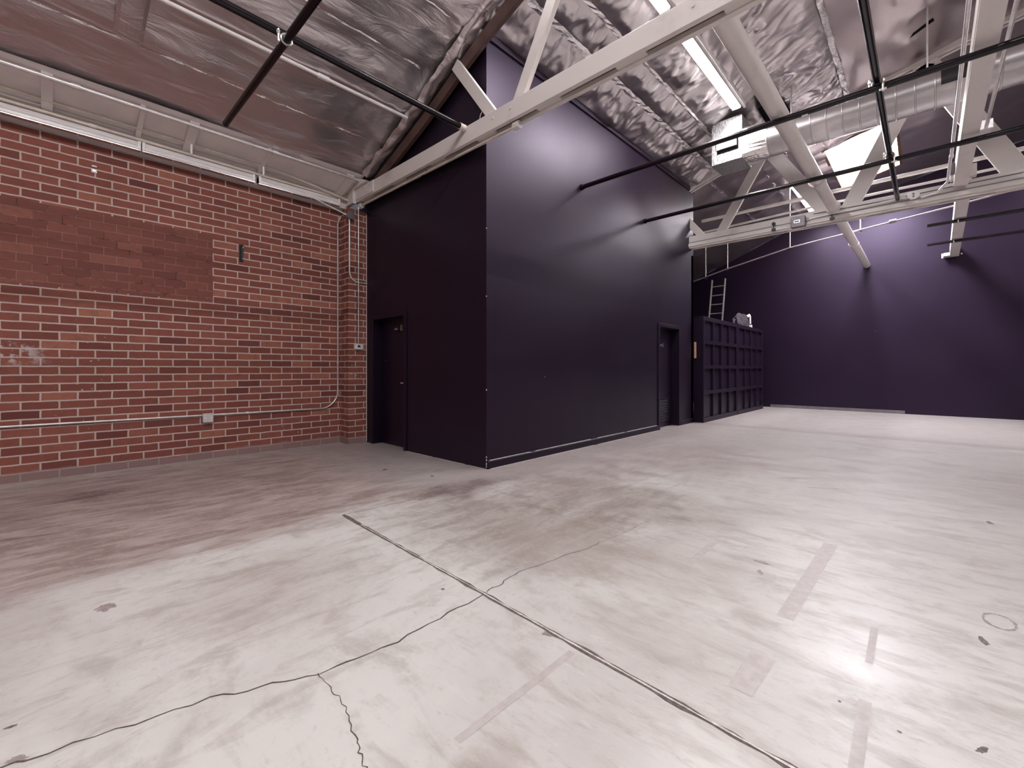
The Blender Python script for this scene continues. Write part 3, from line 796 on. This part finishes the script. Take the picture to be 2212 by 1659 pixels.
MB().tube([(-1.03, 5.863, 4.13), (-0.97, 5.863, 4.13)], R + 0.004, 24).build('tape_band', 'white_enamel', p, smooth=True)
p = pipe([(XBOX, 8.0, 4.12), (8.0, 7.95, 4.12)], 'long black pipe from the black wall, farther of the two crossing at right')
MB().tube([(XBOX, 8.0, 4.12), (XBOX + 0.05, 8.0, 4.12)], R + 0.012, 24).build('wall_flange', 'black_pipe', p, smooth=True)
pipe([(-0.375, 3.78, 4.205), (-0.375, 10.17, 4.205)], 'black pipe lying across both long black pipes on the right')
clamp(-0.375, 5.868, 4.13, 4.205, 'shiny clamp where the right hand black pipes cross, nearer one')
clamp(-0.375, 7.972, 4.12, 4.205, 'shiny clamp where the right hand black pipes cross, below the skylight')
for y, lab in ((12.27, 'upper of two short black pipes strapped under the white beam'), (14.16, 'lower of two short black pipes strapped under the white beam')):
    p = pipe([(0.0, y, 4.15), (6.0, y - 0.15, 4.15)], lab)
    MB().tube(arc((0.44, y, 4.165), 0.05, math.pi, 2 * math.pi, (0, 1, 0), (0, 0, 1)), 0.012, 8).build('u_bolt', 'zinc', p)

# small pipes behind the far truss
def thin(pts, r, label, mat='white', nm='thin_pipe'):
    o = MB().tube(pts, r, 12).build(nm, mat, None, smooth=True)
    return tag(o, label, 'pipe', 'thin pipes behind the far truss')
thin([(-4.0, 11.0, 4.85), (6, 11.0, 4.87)], 0.038, 'upper of two thin white pipes just behind the far truss')
thin([(-3.98, 11.0, 4.57), (-1.6, 11.0, 4.63), (6, 11.0, 4.63)], 0.024, 'lower of two thin white pipes just behind the far truss')
sp_ = thing('sloping_pipe', (-5.0, 13.0, 3.8), 'thin sloping pipe hung on rods before the far wall', 'pipe')
pts = [(-5.3, 13, 3.72), (-4.81, 13, 3.84), (-4.03, 13, 4.03), (-2.54, 13, 4.33), (-0.32, 13, 4.57), (3, 13, 4.95)]
MB().tube(pts, 0.017, 12).build('tube', 'pipe_grey', sp_, smooth=True)
MB().tube([(-0.62, 13, 4.545), (-0.50, 13, 4.553)], 0.042, 12).build('coupling', 'grey_box', sp_, smooth=True)
for x, z in ((-4.62, 3.88), (-4.03, 4.03), (-2.54, 4.33), (-1.13, 4.48)):
    MB().cyl((x, 13, z), (x, 13, rz(x) - 0.05), 0.012, 8).build('hanger_rod', 'white', sp_)
    MB().box(x - 0.03, x + 0.03, 12.96, 13.04, z - 0.045, z - 0.03).build('hanger_clip', 'dark', sp_)

# ------------------------------------------------------------------ duct and plenum
yc, zc, dr = 8.80, 5.30, 0.285
du = thing('air_duct', (-2.05, yc, zc), 'spiral sheet metal duct hanging under the roof, joined to a foil wrapped box', 'duct')
pts = []; rad = []
x = -2.02
while x < 6.0:
    for dx, rr in ((0, 0.006), (0.012, 0.006), (0.016, 0), (0.205, 0)):
        pts.append((x + dx, yc, zc)); rad.append(dr + rr)
    x += 0.21
MB().tube(pts, rad, 48).build('spiral_duct', 'duct', du, smooth=True)
# black patch on the room side of the duct
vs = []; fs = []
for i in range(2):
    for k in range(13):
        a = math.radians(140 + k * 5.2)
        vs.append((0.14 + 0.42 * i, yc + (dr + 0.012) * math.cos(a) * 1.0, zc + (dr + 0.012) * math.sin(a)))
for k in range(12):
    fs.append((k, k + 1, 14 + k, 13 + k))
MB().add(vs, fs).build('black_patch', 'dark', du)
bx0, bx1, by0, by1, bz0, bz1 = -2.92, -2.40, 8.52, 9.10, 5.02, 5.80
pl = MB().box(bx0, bx1, by0, by1, bz0, bz1)
plo = pl.build('plenum_box', 'duct_wrap', du, bevel=0.006)
MB().box(bx0 + 0.10, bx1 - 0.06, by0 - 0.012, by0 - 0.002, 5.20, 5.46).build('grille_dark_plate', 'painted_dark', plo)  # black plate on the face, painting the dark of the opening
MB().box(bx0 + 0.10, bx1 - 0.08, by0 - 0.05, by0 - 0.012, 5.26, 5.47).build('grille_flap', 'white_enamel', plo, bevel=0.004)
n = 32; vs = []
sq = []
for k in range(n):
    a = 2 * math.pi * (k + 0.5) / n
    cy, cz = math.cos(a), math.sin(a); q = 1 / max(abs(cy), abs(cz))
    sq.append((bx1, yc + 0.28 * cy * q, zc + 0.27 * cz * q))
rd = [(-2.02, yc + dr * math.cos(2 * math.pi * (k + 0.5) / n), zc + dr * math.sin(2 * math.pi * (k + 0.5) / n)) for k in range(n)]
MB().add(sq + rd, [(k, (k + 1) % n, n + (k + 1) % n, n + k) for k in range(n)]).build('square_to_round', 'foil_tape', du)
for hx in (-1.7, 0.0, 2.0):
    MB().cyl((hx, yc, zc + dr), (hx, yc, rz(hx) - 0.05), 0.012, 8).build('hanger_rod', 'galv', du)

# ------------------------------------------------------------------ skylight
sk = struct(thing('window_1', (-1.08, 13.35, rz(-1.08)), 'bright daylit skylight in the foil roof', 'skylight'))
hx0, hx1, hy0, hy1 = HOLE
def slab(x0, x1, y0, y1, lo, hi):
    return MB().add([(x0, y0, rz(x0) + lo), (x1, y0, rz(x1) + lo), (x1, y1, rz(x1) + lo), (x0, y1, rz(x0) + lo),
                     (x0, y0, rz(x0) + hi), (x1, y0, rz(x1) + hi), (x1, y1, rz(x1) + hi), (x0, y1, rz(x0) + hi)],
                    [(3, 2, 1, 0), (4, 5, 6, 7), (0, 1, 5, 4), (1, 2, 6, 5), (2, 3, 7, 6), (3, 0, 4, 7)])
for q in ((hx0 - 0.05, hx0, hy0 - 0.05, hy1 + 0.05), (hx1, hx1 + 0.05, hy0 - 0.05, hy1 + 0.05), (hx0, hx1, hy0 - 0.05, hy0), (hx0, hx1, hy1, hy1 + 0.05)):
    slab(*q, -0.06, 0.34).build('curb', 'curb', sk)
slab(hx0 - 0.05, hx1 + 0.05, hy0 - 0.05, hy1 + 0.05, 0.345, 0.36).build('pane', 'sky_pane', sk)

# ------------------------------------------------------------------ strip lights
def strip(x, y0, y1, label, drop=0.085):
    z = rz(x) - drop
    o = thing('strip_light', (x, (y0 + y1) / 2, z), label, 'light fixture', 'lit fluorescent strip lights under the roof')
    MB().box(x - 0.08, x + 0.08, y0, y1, z - 0.034, z + 0.035).build('housing', 'white_enamel', o, bevel=0.004)
    MB().prism([(x - 0.052, z - 0.032), (x + 0.052, z - 0.032), (x + 0.046, z - 0.045), (x + 0.025, z - 0.054), (x - 0.025, z - 0.054), (x - 0.046, z - 0.045)], 'y', y0 + 0.02, y1 - 0.02).build('lens', 'lens', o)
    for y in (y0, y1 - 0.02):
        MB().box(x - 0.066, x + 0.066, y, y + 0.02, z - 0.058, z - 0.03).build('end_cap', 'white_enamel', o)
    MB().box(x + 0.085, x + 0.125, y0, y1 + 0.1, z - 0.02, z + 0.05).build('wire_channel', 'white_enamel', o)
    for y in (y0 + 0.3, y1 - 0.3):
        MB().cyl((x, y, z + 0.03), (x, y, rz(x) + 0.02), 0.006, 6).build('hanger', 'galv', o)
XS = -2.44
strip(XS, 6.05, 8.35, 'long lit strip light on the wrinkled foil beside the fat white pipe')
strip(XS, 12.85, 15.25, 'lit strip light beyond the far truss, below the duct box')
strip(XS, 3.15, 5.45, 'lit strip light mostly hidden above the near truss')
for k, (x, y) in enumerate(((-1.35, -0.7), (-1.35, -3.6), (0.9, 0.7), (3.0, -3.6), (3.0, 4.6), (3.0, 13.4), (7.5, 2.0), (7.5, 8.0))):
    strip(x, y - 1.15, y + 1.15, ('lit strip light over the near floor, outside the photo, %s' %
          ('left row front', 'left row back', 'middle row front', 'middle row back', 'right of the near truss', 'right of the skylight', 'far right front', 'far right rear')[k]))

# ------------------------------------------------------------------ things on the brick wall
xw = XB + 0.022
cz = 0.605
run = [(xw, -1.2, 0.632), (xw, 3.12, 0.60)] + [(xw, 3.12 + 0.28 * math.sin(a), 0.88 - 0.28 * math.cos(a)) for a in [math.pi / 2 * k / 8 for k in range(1, 9)]] + [(xw, 3.40, 3.70)] + [(xw + 0.06 * k / 4, 3.40 + 0.006 * k, 3.70 + 0.03 * k) for k in range(1, 5)]
co = conduit('conduit', run, 0.0125, 'galv', 'steel conduit running low along the brick wall then up the pilaster corner', 'steel conduits',
             [((xw, 2.02, 0.608), (xw, 2.06, 0.608)), ((xw, 3.40, 2.9), (xw, 3.40, 2.93)), ((xw, 3.40, 1.35), (xw, 3.40, 1.38))])
ob = thing('outlet_box', (XB, 1.55, 0.575), 'grey four socket outlet box on the low brick wall conduit', 'outlet')
MB().box(XB, XB + 0.055, 1.49, 1.61, 0.515, 0.635).build('box', 'galv', ob, bevel=0.006)
fp = MB().box(XB + 0.055, XB + 0.060, 1.488, 1.612, 0.513, 0.637).build('face_plate', 'galv', ob, bevel=0.002)
for yy in (1.52, 1.58):
    for z in (0.55, 0.60):
        MB().cyl((XB + 0.059, yy, z), (XB + 0.064, yy, z), 0.020, 16).build('socket', 'white_enamel', fp)
        MB().box(XB + 0.064, XB + 0.0648, yy - 0.009, yy - 0.006, z - 0.008, z + 0.008).box(XB + 0.064, XB + 0.0648, yy + 0.006, yy + 0.009, z - 0.008, z + 0.008).build('slot', 'dark', fp)
jb = thing('junction_box', (XP, 3.46, 3.75), 'small grey junction box at the top of the brick pilaster', 'junction box')
MB().box(XP - 0.02, XP + 0.075, 3.405, 3.515, 3.725, 3.835).build('box', 'grey_box', jb, bevel=0.008)
MB().box(XP + 0.075, XP + 0.08, 3.40, 3.52, 3.72, 3.84).build('cover', 'grey_box', jb, bevel=0.002)
MB().cyl((XP + 0.02, 3.46, 3.70), (XP + 0.02, 3.46, 3.73), 0.02, 12).build('connector', 'galv', jb)
px = XP + 0.02
conduit('conduit', [(px, 3.46, 3.70), (px, 3.46, 2.86)] + [(px, 3.46 + 0.16 * (1 - math.cos(a)), 2.86 - 0.16 * math.sin(a)) for a in [math.pi / 2 * k / 8 for k in range(1, 9)]] + [(px, 3.77, 2.70)], 0.013, 'galv',
        'steel conduit from the junction box bending into the black wall', 'steel conduits', [((px, 3.46, 3.3), (px, 3.46, 3.33))])
conduit('conduit', [(px + 0.024, 3.605, 3.95), (px + 0.024, 3.605, 1.66)], 0.009, 'galv', 'thin straight conduit down to the white thermostat', 'steel conduits', [((px + 0.024, 3.605, 2.2), (px + 0.024, 3.605, 2.22))])
conduit('conduit', [(-7.0, 2.9, 3.93), (-6.99, 3.2, 3.85), (XP + 0.02, 3.41, 3.785)], 0.010, 'white_enamel', 'pale conduit sloping into the junction box under the batten', 'steel conduits')
th = thing('thermostat', (XP, 3.61, 1.62), 'white thermostat with a dark screen on the brick pilaster', 'thermostat')
MB().box(XP, XP + 0.046, 3.545, 3.685, 1.578, 1.665).build('case', 'white_enamel', th, bevel=0.006)
MB().box(XP + 0.046, XP + 0.0475, 3.590, 3.640, 1.612, 1.645).build('screen', 'screen', th)
hk = thing('wall_hook', (XB, 0.41, 3.60), 'tiny white hook plate high on the brick wall', 'hook')
MB().box(XB, XB + 0.012, 0.385, 0.435, 3.60, 3.645).build('plate', 'white_enamel', hk, bevel=0.003)
MB().box(XB, XB + 0.035, 0.388, 0.432, 3.665, 3.678).build('lip', 'white_enamel', hk)
MB().cyl((XB + 0.012, 0.41, 3.622), (XB + 0.022, 0.41, 3.622), 0.010, 10).build('screw', 'zinc', hk)
bk = thing('wall_bracket', (XB, 1.975, 2.83), 'black metal bracket screwed upright on the brick wall', 'bracket')
MB().box(XB, XB + 0.008, 1.935, 1.995, 2.81, 3.06).build('back_plate', 'dark', bk, bevel=0.002)
MB().box(XB + 0.008, XB + 0.05, 1.958, 1.972, 2.82, 3.05).build('rib', 'dark', bk, bevel=0.002)
MB().cyl((XB + 0.008, 1.985, 3.02), (XB + 0.016, 1.985, 3.02), 0.008, 8).cyl((XB + 0.008, 1.985, 2.86), (XB + 0.016, 1.985, 2.86), 0.008, 8).build('screw', 'zinc', bk)

# ------------------------------------------------------------------ electrics on the far truss
jb = thing('junction_box', (-1.83, 10.1, 4.05), 'grey junction box with a pale label on the far truss', 'junction box')
MB().box(-1.955, -1.715, 10.06, 10.165, 4.02, 4.22).build('box', 'grey_box', jb, bevel=0.008)
MB().box(-1.90, -1.80, 10.055, 10.06, 4.10, 4.15).build('label_frame', 'zinc', jb)
MB().box(-1.89, -1.81, 10.052, 10.055, 4.112, 4.138).build('label_slot', 'dark', jb)
MB().cyl((-1.70, 10.13, 4.15), (-1.66, 10.13, 4.15), 0.025, 10).build('connector', 'zinc', jb)
conduit('conduit', [(-1.7, 10.13, 4.15), (-0.27, 10.13, 4.20)], 0.012, 'galv', 'conduit on the far truss from grey box to round outlet', 'steel conduits')
for x, lab in ((-2.27, 'dark clip on the far truss, left of the grey junction box'), (-1.30, 'dark clip on the far truss, under the fat white pipe')):
    o = thing('beam_clip', (x, 10.12, 4.03), lab, 'clip', 'dark truss clips')
    MB().box(x - 0.03, x + 0.03, 10.14, 10.168, 4.17, 4.22).box(x - 0.035, x + 0.035, 10.13, 10.168, 4.05, 4.10).build('jaw', 'dark', o, bevel=0.003)
    MB().cyl((x, 10.13, 4.08), (x, 10.13, 4.23), 0.007, 8).build('screw', 'dark', o)
oo = thing('outlet_box', (-0.17, 10.1, 4.18), 'white eight sided outlet box on the far truss near the beam', 'outlet')
pts = [(-0.17 + 0.085 * math.cos(math.pi / 8 + k * math.pi / 4), 4.195 + 0.065 * math.sin(math.pi / 8 + k * math.pi / 4)) for k in range(8)]
MB().prism(pts, 'y', 10.09, 10.165).build('box', 'white_enamel', oo, bevel=0.004)
MB().cyl((-0.17, 10.09, 4.215), (-0.17, 10.083, 4.215), 0.016, 12).cyl((-0.17, 10.09, 4.172), (-0.17, 10.083, 4.172), 0.016, 12).build('socket', 'grey_box', oo)
conduit('conduit', [(0.25, 5.0, 4.28), (0.25, 8.9, 4.28), (0.24, 9.0, 4.26), (0.24, 9.95, 4.26), (0.20, 10.05, 4.24), (0.12, 10.12, 4.17), (-0.08, 10.13, 4.14)], 0.018, 'galv', 'steel conduit along the left side of the white beam, bending down onto the far truss', 'steel conduits', [((0.25, 8.83, 4.28), (0.25, 8.90, 4.28))])
conduit('conduit', [(0.545, 4.6, 4.32), (0.545, 8.1, 4.32)], 0.018, 'galv', 'steel conduit along the right side of the white beam', 'steel conduits')
o = MB().box(0.48, 0.60, 8.1, 8.3, 4.26, 4.38).build('junction_box', 'galv', None, bevel=0.006)
tag(o, 'bare steel junction box on the right side of the white beam', 'junction box')
o = MB().box(0.262, 0.308, 9.55, 9.75, 4.28, 4.42).build('junction_box', 'grey_box', None, bevel=0.006)
tag(o, 'small grey box on the left side of the white beam', 'junction box')

# ------------------------------------------------------------------ black sliding panels, ladder and oddments behind them
def panel(y0, y1, label):
    P = thing('partition_panel', (-3.78, (y0 + y1) / 2, 0), label, 'partition', 'tall black panels beside the black room')
    H = 2.48; xf = -3.77; xb = -4.0
    MB().box(xb, xf - 0.05, y0, y1, 0.0, H).build('backing_board', 'black', P)
    nc, nr = 4, 4
    W = (y1 - y0 - 2 * 0.09) / nc
    ys = [y0 + 0.09 + W * k for k in range(nc + 1)]
    rows = [0.13, 0.70, 1.30, 1.88, H - 0.12]
    m2 = MB()
    m2.box(xf - 0.05, xf, y0, y0 + 0.09, 0, H).box(xf - 0.05, xf, y1 - 0.09, y1, 0, H)
    m2.box(xf - 0.05, xf, y0 + 0.09, y1 - 0.09, 0, 0.11).box(xf - 0.05, xf, y0 + 0.09, y1 - 0.09, H - 0.10, H)
    m2.build('edge_frame', 'black_trim', P, bevel=0.004)
    for k in range(1, nr):
        MB().box(xf - 0.05, xf - 0.001, y0 + 0.09, y1 - 0.09, rows[k] - 0.04, rows[k] + 0.04).build('rail', 'black_trim', P, bevel=0.003)
    for k in range(1, nc):
        MB().box(xf - 0.05, xf - 0.003, ys[k] - 0.03, ys[k] + 0.03, 0.11, H - 0.10).build('stile', 'black_trim', P, bevel=0.003)
    return P
p1 = panel(10.47, 12.99, 'tall black gridded panel standing next to the black room')
MB().box(-3.97, -3.93, 10.42, 10.468, 1.50, 1.88).build('wood_handle', 'bare_wood', p1, bevel=0.004)['label'] = 'bare wood handle'
panel(13.01, 15.55, 'tall black gridded panel standing next to the far wall')
la = thing('ladder', (-5.1, 15.2, 0), 'aluminium ladder leaning up behind the black panels', 'ladder')
for s in (-1, 1):
    MB().bar((-5.10 + 0.22 * s, 14.6, 0.0), (-5.10 + 0.21 * s, 15.55, 4.26), 0.03, 0.075, (0, 1, 0)).build('rail', 'alum', la, bevel=0.003)
for k in range(13):
    q = (0.3 + 0.31 * k) / 4.26
    MB().cyl((-5.32, 14.6 + 0.95 * q, 4.26 * q), (-4.88, 14.6 + 0.95 * q, 4.26 * q), 0.016, 10).build('rung', 'alum', la, smooth=True)
# dark cloth heap on top of the far panel
rnd = random.Random(5)
bmh = bmesh.new(); bmesh.ops.create_icosphere(bmh, subdivisions=4, radius=1.0)
for v in bmh.verts:
    n_ = noise.fractal(v.co * 1.7, 1.0, 2.0, 4)
    v.co *= 1 + 0.28 * n_
    v.co = Vector((v.co.x * 0.10, v.co.y * 0.85, max(v.co.z, -0.35) * 0.26))
m = MB(); m.add([(v.co.x - 3.89, v.co.y * 0.72 + 13.75, v.co.z + 2.571) for v in bmh.verts], [tuple(v.index for v in f.verts) for f in bmh.faces]); bmh.free()
tag(m.build('cloth_heap', 'cloth', None, smooth=True), 'dark cloth heap lying on top of the far black panel', 'cloth')
cl = thing('work_lamp', (-3.9, 14.70, 2.48), 'small white clip lamp standing on the far end of the black panels', 'lamp')
MB().box(-3.96, -3.86, 14.63, 14.73, 2.48, 2.58).build('base', 'white_enamel', cl, bevel=0.01)
MB().tube([(-3.91, 14.68, 2.60), (-3.91, 14.65, 2.84), (-3.93, 14.62, 2.90)], 0.030, 10).build('arm', 'white_enamel', cl, smooth=True)
MB().cyl((-3.93, 14.62, 2.86), (-3.97, 14.52, 2.82), 0.045, 12).build('head', 'white_enamel', cl, smooth=True)
MB().box(-3.95, -3.87, 14.64, 14.72, 2.575, 2.61).build('clip', 'dark', cl)
